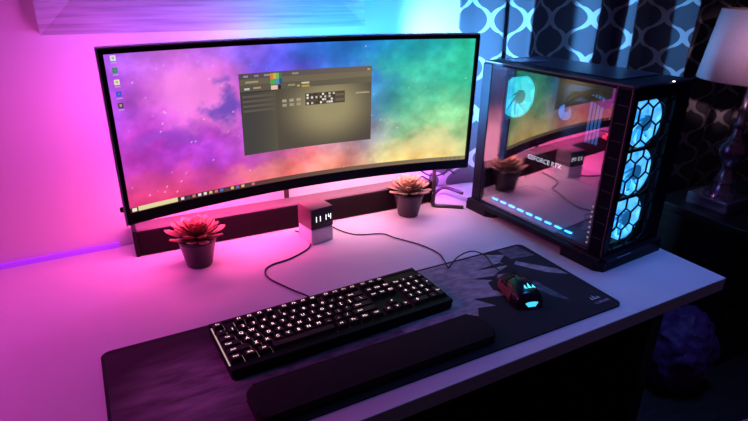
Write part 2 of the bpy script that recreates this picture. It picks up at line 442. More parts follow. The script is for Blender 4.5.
W.add(U0, U0+.1, V1-.118, V1-.114, (50,42,40), .0026, 4)
for a, b, vv, c in ((.012,.024,.018,(150,140,145)),(.04,.052,.018,(140,130,132)),(.066,.088,.018,(150,140,135)),(.016,.05,.054,(160,148,118)),(.012,.026,.095,(190,200,180)),(.036,.056,.092,(165,150,110)),(.142,.16,.02,(150,140,130)),(.13,.15,.092,(150,140,110)),(.155,.163,.1,(190,165,80)),(.168,.19,.085,(200,195,170)),(.168,.19,.105,(190,160,60)),(.36,.368,.022,(170,160,140))):
    W.add(U0+a, U0+b, V1-vv-.006, V1-vv+.006, c, .0024, 2)
for a in range(3):
    W.add(U0+.112+.02*a, U0+.124+.02*a, .107, .125, (170,160,135), .0024); W.add(U0+.112+.02*a, U0+.124+.02*a, .078, .096, (160,150,125), .0024)
W.add(.12, .165, .125, .14, (130,120,100), .0024, 2); W.add(.13, .172, .125, .133, (175,165,140), .0022, 2)
app = W.build('app_window')
I = Patch()
I.add(-.018, .098, .072, .152, lambda a, b: (84,76,64), .0022, 4)
random.seed(4)
for k in range(13):
    for j in range(4):
        if random.random() < .62:
            a = -.014+.0075*k*.85; b = .078+.0185*j
            I.add(a, a+.0055, b, b+.013, random.choice(((235,230,215),(210,200,180),(60,50,42),(245,242,230))), .002)
I.add(.07, .095, .085, .102, (110,98,82), .002); I.add(.07, .095, .12, .136, (110,98,82), .002)
I.build('device_picture')
RB = Patch()
for k, c in enumerate(((205,130,70),(205,175,75),(130,180,80),(60,120,90))):
    RB.add(-.113+.008*k, -.105+.008*k, .262, .298, c, .0018)
for k, c in enumerate(((90,165,80),(70,170,100),(80,145,190),(50,80,140))):
    RB.add(-.113+.008*k, -.105+.008*k, .228, .262, c, .0018)
RB.add(-.112, -.094, .195, .222, (235,190,180), .0018); RB.add(-.092, -.085, .195, .222, (40,45,40), .0018)
RB.build('rainbow_icon')
TB = Patch()
TB.add(SU0, SU1, SV0, SV0+.03, lambda a, b: mix((70,25,40),(150,135,105), a), .0034, 40)
TB.add(-.472, -.378, SV0+.004, SV0+.032, (226,214,160), .0028, 6); TB.add(-.486, -.475, SV0+.006, SV0+.028, (240,230,210), .0028)
for k in range(14):
    TB.add(-.37+.0145*k, -.362+.0145*k, SV0+.008, SV0+.026, random.choice(((230,225,215),(90,110,190),(225,190,120),(60,70,100),(200,120,120),(225,225,230))), .0028)
for k in range(5): TB.add(.41+.014*k, .418+.014*k, SV0+.008, SV0+.022, (120,110,95), .0028)
TB.build('taskbar')
for k, c in enumerate(((225,225,232),(60,130,110),(240,226,190),(60,80,225),(70,60,62))):
    ic = Patch(); u, v = -.478, .452-.063*k
    ic.add(u, u+.011, v-.014, v+.014, c, .0028)
    ic.add(u+.003, u+.008, v-.006, v+.008, mix(c, (255,240,210) if k == 4 else (120,150,120), .55), .0024)
    ic.add(u, u+.012, v-.026, v-.022, (205,170,225), .0028)
    ic.build('desktop_icon')
# stand, control nub, light strip on the back
nk = MB(); nk.box((-.016, .212, .155), (.013, .010, .31), bevel=.003); nk.box((-.016, .145, .27), (.10, .13, .10), bevel=.006)
nk.build('stand_neck', M_tube, mon)
MB().box((-.016, .213, .004), (.24, .016, .008), bevel=.002).build('stand_base', M_tube, mon)
MB().lathe([(.0, -.004),(.004, -.004),(.0045, .002),(.003, .005)], 12, mp(-.507, -.41, .014), cap=False).build('joystick_nub', M_black, mon)
s1 = MB(); slab(s1, -.46, 0, -.40, -.37, .0262, .0285, 16); slab(s1, -.47, -.455, -.36, .40, .0262, .0285, 1); slab(s1, -.44, -.02, .36, .39, .0262, .0285, 16)
s1.build('light_strip', M_led_mag, mon)
s2 = MB(); slab(s2, 0.02, .46, -.40, -.37, .0262, .0285, 16); slab(s2, .455, .47, -.36, .40, .0262, .0285, 1); slab(s2, .0, .44, .36, .39, .0262, .0285, 16)
s2.build('light_strip', M_led_cyan, mon)

# ------------------------------------------------------------------ soundbar
sbo = thing('soundbar', 'long low dark soundbar lying against the wall under the curved monitor', 'soundbar', (-.833, .3499, D), math.radians(-1.714))
SL, SH, SD = .7966, .064, .058
MB().box((SL/2, SD/2+.004, SH/2), (SL-.012, SD-.008, SH), bevel=.004).build('body', M_soundtop, sbo)
MB().box((SL/2, .004, SH/2), (SL-.02, .008, SH-.006), bevel=.002).build('speaker_grille', M_soundbar, sbo)
for x in (.005, SL-.005): MB().box((x, SD/2, SH/2), (.010, SD, SH), bevel=.002).build('end_cap', M_black, sbo)

# ------------------------------------------------------------------ succulents
def leaf(mb, cl, L, Wd, tilt, az, base, curl):
    n, m = 8, 4
    ca, sa = math.cos(az), math.sin(az); R = []
    for i in range(n+1):
        t = i/n
        w = Wd*(.42+.58*math.sin(min(1, t*1.15)*PI*.62))*(1 if t < .8 else math.sqrt(max(0, 1-((t-.8)/.2)**2))*.97+.03)
        th = tilt + curl*t
        r = 0; z = 0
        # integrate the bend
        for q in range(i): r += L/n*math.cos(tilt+curl*q/n); z += L/n*math.sin(tilt+curl*q/n)
        row = []
        for k in range(m*2):
            a = 2*PI*k/(m*2)
            xw = w*.5*math.cos(a); hh = (.0042*(1-.55*t))*math.sin(a) + (.16*abs(xw)*abs(xw)/max(w*.5, 1e-4))
            rr = r - hh*math.sin(th); zz = z + hh*math.cos(th)
            row.append(mb.bm.verts.new((base[0]+rr*ca-xw*sa, base[1]+rr*sa+xw*ca, base[2]+zz)))
        R.append((row, t))
    for (a, ta), (b, tb) in zip(R, R[1:]):
        K = len(a)
        for k in range(K):
            f = mb.bm.faces.new((a[k], a[(k+1)%K], b[(k+1)%K], b[k]))
            for lp in f.loops: q = ta if lp.vert in a else tb; lp[cl] = (q, q, q, 1)
    f = mb.bm.faces.new(R[-1][0])
    for lp in f.loops: lp[cl] = (1,1,1,1)
def succulent(label, loc, leafm, seed, sc=1.):
    random.seed(seed)
    o = thing('potted_succulent', label, 'plant', loc, group='succulents on the desk')
    MB().lathe([(.024,0),(.0275,.001),(.0285,.004),(.0395,.058),(.0415,.060),(.0415,.066),(.038,.066),(.036,.056),(.0,.056)], 40, cap=False).build('pot', M_pot, o, smooth=True)
    MB().lathe([(.0,.0565),(.037,.0565),(.037,.059),(0,.061)], 24, cap=False).build('soil', M_soil, o, smooth=True)
    mb = MB(); cl = mb.bm.loops.layers.float_color.new('Col')
    for n, L, Wd, tl, r0, z0, cu in ((9,.056,.021,.06,.010,.066,.42),(9,.053,.021,.36,.008,.069,.38),(8,.048,.019,.68,.006,.072,.32),(6,.041,.017,.98,.004,.074,.22),(4,.031,.014,1.22,.002,.076,.1)):
        off = random.random()*6
        for k in range(n):
            az = off+2*PI*k/n+random.uniform(-.12,.12)
            leaf(mb, cl, L*random.uniform(.92,1.08)*sc, Wd*random.uniform(.92,1.08), tl+random.uniform(-.1,.1), az, (r0*math.cos(az), r0*math.sin(az), z0), cu)
    mb.build('leaf_rosette', leafm, o, smooth=True)
    return o
succulent('reddish succulent in a dark pot standing at the soundbar end far from the tower', (-.711,.257,D), M_leafA, 3)
succulent('green-brown succulent in a dark pot between the cube clock and the computer tower', (-.145,.285,D), M_leafB, 5, .93)

# ------------------------------------------------------------------ cube clock
ck = thing('cube_clock', 'small cube clock with lit white digits over a pale lower half', 'clock', (-.4535,.226,D), math.radians(9))
CW, CH, CS = .062, .091, .039
MB().box((CW/2, CW/2, CS+(CH-CS)/2), (CW, CW, CH-CS), bevel=.0015).build('clock_body', M_woodblk, ck)
MB().box((CW/2, -.0004, CS+(CH-CS)/2), (CW-.003, .001, CH-CS-.003)).build('clock_face', M_blackgloss, ck)
MB().box((CW/2, CW/2, CS/2), (CW, CW, CS), bevel=.003).build('clock_base', M_white, ck)
dg = MB()
RX = Matrix.Rotation(PI/2, 4, 'X')
def seg_digit(x, segs):
    h, wd, th = .0068, .006, .0017
    zc = CS+.026
    pos = {'a':(x, zc+h, wd, th),'d':(x, zc-h, wd, th),'g':(x, zc, wd, th),'b':(x+wd/2, zc+h/2, th, h),'c':(x+wd/2, zc-h/2, th, h),'f':(x-wd/2, zc+h/2, th, h),'e':(x-wd/2, zc-h/2, th, h)}
    for k in segs:
        a, b, c, d = pos[k]; dg.box((a, -.0014, b), (c, .0008, d))
seg_digit(.011, 'bc'); seg_digit(.022, 'bc'); seg_digit(.038, 'bc'); seg_digit(.051, 'fgbc')
dg.build('digits', M_digit, ck)

# ------------------------------------------------------------------ mouse pad
def W2(pts, z): return [(x, y, z) for x, y in pts]
pr = math.radians(-.379)
padr = MB()
padr.prism(rrect(-.93, -.30, 0, 0, .016), 0, .004)
zt = .00412
def print_(pts, m, z):
    padr.mi = m; padr.bm.verts.index_update(); padr.poly(W2(pts, z))
print_([(-.44,-.006),(-.125,-.006),(-.075,-.03),(-.108,-.052),(-.105,-.074),(-.16,-.094),(-.125,-.10),(-.19,-.112),(-.20,-.14),(-.185,-.168),(-.21,-.196),(-.27,-.18),(-.29,-.208),(-.44,-.208)], 1, zt)       # big grey field
print_([(-.70,-.172),(-.44,-.162),(-.44,-.208),(-.70,-.208)], 2, zt)
print_([(-.925,-.29),(-.925,-.01),(-.60,-.01),(-.60,-.16),(-.44,-.165),(-.44,-.21),(-.60,-.292)], 4, zt-.00006)                                                  # worn field, tone lifted for pink light, keyboard's outer end
print_([(-.075,-.006),(-.018,-.008),(-.012,-.062),(-.075,-.052)], 2, zt)
print_([(-.085,-.075),(-.072,-.066),(-.012,-.135),(-.008,-.162),(-.045,-.135)], 1, zt)                                                        # light stripe past the mouse
print_([(-.122,-.16),(-.095,-.15),(-.085,-.24),(-.105,-.215)], 2, zt)
print_([(-.26,-.150),(-.19,-.168),(-.178,-.182),(-.222,-.205)], 0, zt+.0001)                                                                     # dark wedges on the grey field
print_([(-.215,-.085),(-.15,-.098),(-.17,-.112)], 0, zt+.0001)
print_([(-.186,-.06),(-.11,-.055),(-.104,-.072)], 0, zt+.0001)
# sail mark and word at the corner
lg = Matrix.Translation((-.031, -.258, zt+.0001))
def sail(mb, M, s):
    for k, (bx, top, bw) in enumerate(((-.62, .72, .50), (-.12, 1.0, .55), (.42, .58, .55))):
        pts = []
        for i in range(9):
            t = i/8; pts.append((bx + .32*t*t - .05*t + .10*k, top*t))
        for i in range(9):
            t = 1-i/8; pts.append((bx + bw*(1-t)**.8 + (.32*t*t-.05*t) + .10*k, top*t*1.0 - .10*(1-t)))
        q = []
        for p in pts:
            if not q or (Vector(p)-Vector(q[-1])).length > 1e-4: q.append(p)
        f = mb.bm.faces.new([mb.bm.verts.new(M @ Vector((x*s, y*s, 0))) for x, y in q]); mb._tag([f])
padr.mi = 3
LR = Matrix.Rotation(0, 4, 'Z')
sail(padr, Matrix.Translation((-.038, -.262, zt+.0001)) @ LR, .0135)
padr.text('CORSAIR', .0095, Matrix.Translation((-.031, -.2745, zt+.0001)) @ LR)
pad = padr.build('mousepad', [M_pad, M_padgrey, M_padmid, M_padlogo, M_padworn_lit], loc=(0,0,D), rz=pr, fixn=False)
tag(pad, 'long black desk-wide mousepad with grey angular print under the keyboard and mouse', 'mousepad')
for p_ in pad.data.polygons:
    if p_.area > 0 and p_.normal.z < -.5 and p_.center.z > .0041: p_.flip()

# ------------------------------------------------------------------ wrist rest
wr = MB(); wr.prism(rrect(-.745, -.281, -.310, -.205, .014, 6), 0, .019)
bmesh.ops.bevel(wr.bm, geom=[e for e in wr.bm.edges if all(v.co.z > .018 for v in e.verts)], offset=.007, segments=3, affect='EDGES', profile=.5)
tag(wr.build('wrist_rest', M_rest, loc=(0,0,D+.0042), rz=math.radians(.3), smooth=True), 'long black cushioned wrist rest along the front of the keyboard', 'wrist rest')

# ------------------------------------------------------------------ keyboard
KW, KD = .4335, .144
kb = thing('keyboard', 'black full-size mechanical keyboard with glowing pinkish-white key legends', 'keyboard', (-.7553, -.0250, D+.0042), math.radians(1.426))
MB().box((KW/2, -KD/2, .0095), (KW, KD, .015), bevel=.003).build('case', M_black, kb)
MB().box((KW/2, -KD/2-.001, .0176), (KW-.003, KD-.019, .0012)).build('backlit_plate', M_plate, kb)
tb = MB(); tb.box((KW/2, -.0045, .0185), (KW, .009, .006), bevel=.0015); tb.box((KW/2, -.1291-(KD-.1291)/2, .0185), (KW, KD-.1291, .006), bevel=.0015)
X0 = .0035; U = .01905
def fill(u0, u1, y0, y1): tb.box((X0+(u0+u1)/2*U, (y0+y1)/2, .0185), ((u1-u0)*U, y0-y1, .0035))
fill(0, 22.5, -.0287, -.0347); fill(1.03, 1.97, -.0095, -.0287); fill(6.03, 6.47, -.0095, -.0287); fill(10.53, 10.97, -.0095, -.0287)
fill(18.28, 22.5, -.0095, -.0287); fill(15.03, 15.22, -.0095, -.1291); fill(18.28, 18.47, -.0347, -.1291)
fill(15.22, 18.28, -.0727, -.0910); fill(15.22, 16.22, -.0910, -.1093); fill(17.28, 18.28, -.0910, -.1093)
tb.box((KW-.0015, -KD/2, .0185), (.003, KD, .006))
tb.box((.0008, -KD/2, .0175), (.0012, KD, .004))
tb.build('top_frame', M_black, kb)
for sx in (.05, KW-.05):
    for sy in (-.015, -KD+.015): MB().box((sx, sy, .001), (.03, .012, .002)).build('rubber_foot', M_black, kb)
U = .01905
rows_def = [
 (0.0,  [('Esc',1,0),('F1',1,1),('F2',1,0),('F3',1,0),('F4',1,0),('F5',1,.5),('F6',1,0),('F7',1,0),('F8',1,0),('F9',1,.5),('F10',1,0),('F11',1,0),('F12',1,0),('PrS',1,.25),('ScL',1,0),('Pse',1,0)]),
 (1.36, [('`',1,0)]+[(c,1,0) for c in '1234567890-=']+[('Back',2,0),('Ins',1,.25),('Hm',1,0),('PU',1,0),('Num',1,.25),('/',1,0),('*',1,0),('-',1,0)]),
 (2.36, [('Tab',1.5,0)]+[(c,1,0) for c in 'QWERTYUIOP[]']+[('\\',1.5,0),('Del',1,.25),('End',1,0),('PD',1,0),('7',1,.25),('8',1,0),('9',1,0),('+2',1,0)]),
 (3.36, [('Caps',1.75,0)]+[(c,1,0) for c in "ASDFGHJKL;'"]+[('Enter',2.25,0),('4',1,3.5),('5',1,0),('6',1,0)]),
 (4.36, [('Shift',2.25,0)]+[(c,1,0) for c in 'ZXCVBNM,./']+[('Shift',2.75,0),('^',1,1.25),('1',1,1.25),('2',1,0),('3',1,0),('En2',1,0)]),
 (5.36, [('Ctrl',1.25,0),('Win',1.25,0),('Alt',1.25,0),('',6.25,0),('Alt',1.25,0),('Fn',1.25,0),('Mn',1.25,0),('Ctrl',1.25,0),('<',1,.25),('v',1,0),('>',1,0),('0',2,.25),('.',1,0)])]
def keycap(name, wd, dp, hz=.0095):
    mb = MB(); b, t = .0006, .0028
    w2, d2 = wd/2-b, dp/2-b
    lo = [(-w2,-d2),(w2,-d2),(w2,d2),(-w2,d2)]; hi = [(-w2+t,-d2+t+.0006),(w2-t,-d2+t+.0006),(w2-t,d2-t+.0012),(-w2+t,d2-t+.0012)]
    L = [mb.bm.verts.new((*p, 0)) for p in lo]; M_ = [mb.bm.verts.new((*p, .0028)) for p in lo]; H = [mb.bm.verts.new((*p, hz)) for p in hi]
    for a, c in ((L, M_), (M_, H)):
        for i in range(4): mb.bm.faces.new((a[i], a[(i+1)%4], c[(i+1)%4], c[i]))
    mb.bm.faces.new(H)
    mb.mi = 1
    if name: mb.text(name, .0092 if len(name) == 1 else (.0074 if len(name) == 2 else .0055), Matrix.Translation((0 if wd < .03 else -wd*.18, .0012, hz+.00012)))
    return mb
for ry, keys in rows_def:
    x = X0; y = -.0095-U*.5-ry*U*.98
    for nm, wu, gap in keys:
        x += gap*U
        tall = nm.endswith('2') and len(nm) > 1 and nm not in ('F2', 'F12')
        lab = {'+2':'+','En2':'Ent'}.get(nm, nm)
        k = keycap(lab, wu*U, U*(2 if tall else 1)*.985)
        k.build('key', [M_key, M_legend], kb, loc=(x+wu*U/2, y-(U*.5 if tall else 0), .0185), fixn=False)
        x += wu*U

# ------------------------------------------------------------------ mouse
ms = thing('gaming_mouse', 'black wired gaming mouse with a glowing cyan logo on the grey mousepad print', 'mouse', (-.169,-.180,D+.0043), math.radians(-14))
ML, MWd, MHt = .106, .063, .036
def mshape(t, a):
    """t 0 rear..1 front, a angle 0 (right) .. pi (left)"""
    y = -ML/2+ML*t
    w = MWd/2*(1-abs((t-.42)/.62)**3.2*.42)*math.sqrt(max(.0, 1-max(0, (abs(t-.5)-.40)/.102)**2))*(1-.10*math.exp(-((t-.55)/.18)**2))
    h = MHt*(.30+.70*math.sin(PI*(.18+.62*(1-t)))**1.1)*math.sqrt(max(.0, 1-max(0, (abs(t-.5)-.36)/.1405)**2))
    c, s_ = math.cos(a), math.sin(a)
    x = w*math.copysign(abs(c)**.75, c); z = .002+h*abs(s_)**.72
    return (x, y, z)
def mpatch(t0, t1, a0, a1, nt_, na, off=0.):
    mb = MB()
    def fn(i, j):
        q = Vector(mshape(t0+(t1-t0)*i, a0+(a1-a0)*j)); c = Vector((0, q.y*.9, .012)); d = (q-c).normalized()
        return tuple(q+d*off)
    mb.grid(fn, nt_, na); return mb
body = mpatch(0, 1, 0, PI, 30, 24)
body.box((0, 0, .0012), (.05, .10, .0022))
body.build('body', M_blackgloss, ms, smooth=True)
mpatch(.30, .90, PI*.80, PI*.995, 14, 6, .0012).build('side_grip', M_red, ms, smooth=True)
mpatch(.62, .995, PI*.53, PI*.79, 12, 8, .0012).build('click_button', M_black, ms, smooth=True)
mpatch(.62, .995, PI*.22, PI*.47, 12, 8, .0012).build('click_button', M_black, ms, smooth=True)
wq = MB()
for k in range(20):
    a = 2*PI*k/20; wq.box((0, .029+.008*math.cos(a), .0215+.008*math.sin(a)), (.007, .0032, .0032), rotm('X', a))
wq.build('scroll_wheel', M_orange, ms)
for k in range(2): mpatch(.52+.13*k, .63+.13*k, PI*.80, PI*.86, 6, 3, .0022).build('thumb_button', M_black, ms, smooth=True)
lgm = MB()
qz = Vector(mshape(.27, PI/2)); q2 = Vector(mshape(.20, PI/2)); tl = math.atan2(qz.z-q2.z, qz.y-q2.y)
sail(lgm, Matrix.Translation(Vector((0, qz.y-.008, qz.z-.0012)) + Vector((0,0,.0022))) @ Matrix.Rotation(tl*1.25, 4, 'X'), .0135)
lgm.build('sail_logo', M_cyanlogo, ms, fixn=False)
mb = mpatch(.003, .022, PI*.28, PI*.72, 4, 10, .0012); mb.build('tail_light', M_cyanbar, ms, smooth=True)

# ------------------------------------------------------------------ cables
def cable(name, label, pts, r, cat='cable'):
    return tag(MB().tube([(x, y, D+z) for x, y, z in pts], r, 8).build(name, M_cable, smooth=True), label, cat)
A = [(-.461,.318,.0022),(-.450,.294,.0022),(-.449,.249,.0022),(-.47,.211,.0022),(-.525,.183,.0022),(-.571,.174,.0022),(-.593,.155,.0022),(-.595,.117,.0022),(-.571,.059,.0022),(-.553,.015,.0055),(-.547,-.016,.010)]
cable('keyboard_cable', 'black keyboard cable curling over the desk from behind the cube clock', A, .0018)
B = [(-.372,.322,.0022),(-.36,.275,.0022),(-.346,.245,.0022),(-.325,.224,.0022),(-.272,.204,.0022),(-.255,.169,.0022),(-.22,.108,.0022),(-.206,.053,.0022),(-.218,.012,.0062),(-.230,-.020,.0064),(-.222,-.018,.0068),(-.188,.000,.012),(-.146,.006,.014),(-.128,-.02,.012),(-.138,-.060,.010),(-.148,-.098,.013)]
cable('mouse_cable', 'thin black mouse cable running from behind the clock to the gaming mouse', B, .0015)
for k, (pts, lb) in enumerate((([(-.075,.405,.145),(-.03,.39,.105),(.03,.385,.10),(.075,.39,.135)], 'dark cable drooping highest between monitor and tower'),
                ([(-.07,.400,.105),(-.015,.385,.062),(.04,.38,.062),(.075,.385,.10)], 'dark cable drooping lowest in front of the curtain hem'),
                ([(-.06,.397,.125),(.0,.377,.09),(.045,.372,.075),(.07,.37,.058)], 'dark cable slanting down to the back of the tower'))):
    cable('power_cable', lb, pts, .0022)

# ------------------------------------------------------------------ bent tube stand
ts = thing('tube_stand', 'dark bent-tube stand with an upright post beside the green-brown succulent', 'stand', (-.055,.296,D))
MB().tube([(.004,.012,.128),(.002,.005,.09),(0,0,.045),(0,0,.012),(.006,-.004,.004),(.03,-.02,.004),(.070,-.049,.004)], .0054, 10).build('post_and_foot', M_tube, ts, smooth=True)
MB().tube([(0,0,.006),(.03,.05,.006),(.068,.066,.020),(.078,.044,.030),(.092,-.012,.030)], .0048, 10).build('rear_bar', M_tube, ts, smooth=True)

# ------------------------------------------------------------------ computer tower
PW, PD, PH = .2044, .427, .4078
pc = thing('computer_tower', 'black glass-sided computer tower with blue glowing fans behind a hexagon grille', 'computer', (.0742, -.1775, D), math.radians(3.95))
BZ = .032
MB().box((PW/2, PD/2, BZ/2+.008), (PW, PD-.006, BZ-.012), bevel=.003).build('base', M_case, pc)
b2 = MB(); b2.box((-.008, PD/2, .024), (.018, PD+.006, .014), bevel=.003); b2.build('side_skirt', M_case, pc)
for y0, y1 in ((-.012,.098),(.335,.430)):
    f = MB(); f.prism([(-.018, y0+.02), (-.004, y0), (PW+.004, y0), (PW+.004, y1), (-.018, y1)], 0, .022); f.build('foot', M_case, pc)
tp = MB(); tp.box((PW/2, PD/2, PH-.010), (PW, PD, .018), bevel=.004); tp.build('top_panel', M_case, pc)
MB().box((PW/2+.01, PD/2+.02, PH+.0008), (PW-.05, PD-.09, .0016), bevel=.0007).build('top_filter', mat('filter_mesh', (.03,.03,.045), .3), pc)
MB().box((PW-.004, PD/2, PH/2+.01), (.008, PD-.004, PH-.04)).build('far_side_panel', M_case, pc)
rp = MB(); rp.box((PW/2, PD-.004, PH/2+.01), (PW, .008, PH-.03), bevel=.001); rp.box((.004, PD-.016, PH/2+.01), (.015, .032, PH-.036), bevel=.001)
rp.build('rear_panel', M_case, pc)
# front pillar beside the glass, with short vents
pl = MB(); pl.box((.006, .020, PH/2+.008), (.012, .036, PH-.034), bevel=.0015)
pl.build('front_pillar', mat('pillar_blue_black', (.006,.007,.018), .5, spec=.04), pc)
for k in range(9): MB().box((-.0006, .021, .07+.037*k), (.0012, .024, .0020)).build('pillar_vent', M_vent, pc)
rm = MB(); rm.box((-.0004, .0045, PH/2+.01), (.0022, .0022, PH-.03)); rm.box((-.0004, .039, PH/2+.01), (.0022, .002, PH-.03)); rm.box((-.0006, PD/2, PH-.0025), (.0024, PD-.01, .003)); rm.box((.004, -.0006, PH-.0025), (.012, .0024, .003))
rm.build('edge_trim', mat('edge_trim_metal', (.16,.12,.13), .45, .3), pc)
MB().box((-.0018, .2165, PH/2+.012), (.0032, .353, PH-.044), bevel=.0008).build('glass_side_panel', M_glass, pc)
# front panel: solid surround with a honeycomb opening
fp = MB()
fp.box((.008, .003, PH/2), (.016, .006, PH-.03)); fp.box(((PW+.152)/2, .003, PH/2), (PW-.152, .006, PH-.03))
fp.box((PW/2, .003, PH-.020), (PW-.04, .006, .022)); fp.box((PW/2, .003, .030), (PW-.04, .006, .026)); fp.box((PW/2, -.003, .018), (PW+.004, .018, .03), bevel=.003)
fp.build('front_panel', M_case, pc)
gx0, gx1, gz0, gz1 = .016, .152, .036, PH-.031
hx = MB(); Rr = .026; hw = Rr*math.sqrt(3)/2
edges = set()
for r_ in range(-1, 13):
    for c_ in range(-1, 8):
        cx = gx0-.005+c_*2*hw+(hw if r_ % 2 else 0); cz = gz0+r_*1.5*Rr-.004
        pts = [(round(cx+Rr*math.sin(PI/3*k), 4), round(cz+Rr*math.cos(PI/3*k), 4)) for k in range(6)]
        for a, b in zip(pts, pts[1:]+pts[:1]): edges.add(tuple(sorted(((round(a[0],3), round(a[1],3)), (round(b[0],3), round(b[1],3))))))
def clip(a, b):
    t0, t1 = 0, 1; dx, dz = b[0]-a[0], b[1]-a[1]
    for p, q in ((-dx, a[0]-gx0), (dx, gx1-a[0]), (-dz, a[1]-gz0), (dz, gz1-a[1])):
        if abs(p) < 1e-9:
            if q < 0: return None
        else:
            r = q/p
            if p < 0: t0 = max(t0, r)
            else: t1 = min(t1, r)
    return None if t0 >= t1-1e-3 else ((a[0]+dx*t0, a[1]+dz*t0), (a[0]+dx*t1, a[1]+dz*t1))
for a, b in edges:
    q = clip(a, b)
    if not q: continue
    a, b = q; L = math.hypot(b[0]-a[0], b[1]-a[1]); ang = math.atan2(b[1]-a[1], b[0]-a[0])
    hx.box(((a[0]+b[0])/2, .003, (a[1]+b[1])/2), (L+.0015, .003, .0028), Matrix.Rotation(-ang, 3, 'Y'))
hx.build('honeycomb_grille', M_case, pc)
for k in range(8): MB().box((-.0042, .043, .052+.0125*k), (.0014, .003, .004)).build('edge_dot', M_dot, pc)  # pale screw-like dots with a weak glow put into them
MB().box((PW*.30, -.0125, .026), (.050, .0012, .0016)).build('front_badge', M_vent2, pc)
MB().box((PW*.62, -.0005, PH-.0005), (.006, .003, .0018)).build('power_light', M_whiteled, pc)
# cooling fans
def fan(cx, y, cz, R, glow, tag_=None):
    f = MB(); h = R+.003
    f.box((0, 0, h-.003), (2*h, .022, .004)); f.box((0, 0, -h+.003), (2*h, .022, .004)); f.box((h-.003, 0, 0), (.004, .022, 2*h)); f.box((-h+.003, 0, 0), (.004, .022, 2*h))
    fr = f.build('cooling_fan', M_black, pc, loc=(cx, y, cz))
    rg = MB(); n = 40
    for s0, s1, yy in ((R*.90, R*.995, -.006), (R*.90, R*.995, .006)):
        A_ = [[rg.bm.verts.new((r*math.cos(2*PI*k/n), yy, r*math.sin(2*PI*k/n))) for k in range(n)] for r in (s0, s1)]
        for k in range(n): rg.bm.faces.new((A_[0][k], A_[0][(k+1)%n], A_[1][(k+1)%n], A_[1][k]))
    for r in (R*.90, R*.995):
        A_ = [[rg.bm.verts.new((r*math.cos(2*PI*k/n), yy, r*math.sin(2*PI*k/n))) for k in range(n)] for yy in (-.006, .006)]
        for k in range(n): rg.bm.faces.new((A_[0][k], A_[0][(k+1)%n], A_[1][(k+1)%n], A_[1][k]))
    rg.build('fan_ring', glow, fr)
    bl = MB()
    for k in range(9):
        a0 = 2*PI*k/9
        def bf(i, j):
            r = R*(.26+.66*i); a = a0+.86*j+.35*i; return (r*math.cos(a), -.006+.012*j, r*math.sin(a))
        bl.grid(bf, 5, 4)
    bl.build('fan_blades', glow, fr, smooth=True)
    df = MB(); df.lathe([(0,0),(R*.9,0)], 36, cap=False); dfo = df.build('fan_glow_disc', M_fanglowdisc, fr, loc=(0,.009,0)); dfo.rotation_euler.x = PI/2  # glow disc added behind the blades
    hb = MB(); hb.lathe([(R*.32, -.008), (R*.32, .008)], 24); hbo = hb.build('fan_hub', M_fanhub, fr); hbo.rotation_euler.x = PI/2
    return fr
for z in (.320, .210, .100): fan(.090, .024, z, .0535, M_fan)
fan(.110, PD-.026, .308, .057, M_fancyan)
# inside: board, cooler, memory, graphics card, shroud with light strip
MB().box((PW-.014, .22, .20), (.006, .33, .30)).build('motherboard', mat('circuit_board', (.02,.022,.03), .4, noise_amt=.6, noise_scale=60), pc)
co = MB(); co.lathe([(.026,0),(.026,.03),(.022,.036)], 28); coo = co.build('cpu_cooler', mat('cooler_cap', (.04,.05,.07), .2), pc, loc=(PW-.017, .275, .285)); coo.rotation_euler.y = -PI/2
cr = MB(); cr.lathe([(.020,.0362),(.020,.0372)], 28); cro = cr.build('light_ring', mat('blue_ring', (.1,.3,.6), .4, emit=lin((40,130,190)), es=.7), coo)
for k in range(4):
    m = MB(); m.box((PW-.035, .200-.010*k, .285), (.038, .005, .125), bevel=.001); mo = m.build('memory_stick', M_black, pc)
    MB().box((PW-.055, .200-.010*k, .285), (.003, .005, .12)).build('light_bar', mat('blue_bar', (.1,.3,.6), .4, emit=lin((45,120,190)), es=.8), mo)
for k, (z, yy) in enumerate(((.345,.12),(.325,.11))):
    MB().tube([(PW-.05,.275,.29+.01*k),(.10,.22,.335+.012*k),(.085,.14,z+.02),(.09,.07,z-.01)], .006, 10).build('coolant_hose', M_blackgloss, pc, smooth=True)
gc = MB(); gc.box((.135, .235, .163), (.10, .25, .036), bevel=.003)
gco = gc.build('graphics_card', M_blackgloss, pc)
gt = MB(); gt.text('GEFORCE RTX', .017, Matrix.Translation((.0845, .265, .166)) @ Matrix(((0,0,-1,0),(-1,0,0,0),(0,1,0,0),(0,0,0,1))))
gt.build('lit_lettering', M_textw, gco, fixn=False)
sh = MB(); sh.box((PW/2, PD/2+.01, .034), (PW-.014, PD-.08, .006)); sh.build('floor_shroud', mat('gloss_shroud', (.42,.43,.47), .35), pc)
ls = MB()
for k in range(9): ls.box((.010, .105+.0305*k, .049), (.004, .018, .003))
ls.build('light_strip', M_ledblue, pc)

# ------------------------------------------------------------------ added blue sliver on the tower
tag(MB().prism([(0,0),(.075,-.02),(.06,.03),(.01,.055)], 0, .003).build('top_sliver', mat('sliver_blue', (.16,.2,.28), .35), loc=(.088,.155,D+PH+.0012), rz=.1), 'small thin plate added for the blue sliver on the top rear of the tower', 'sheet')  # stands in for a bluish reflection on the case top

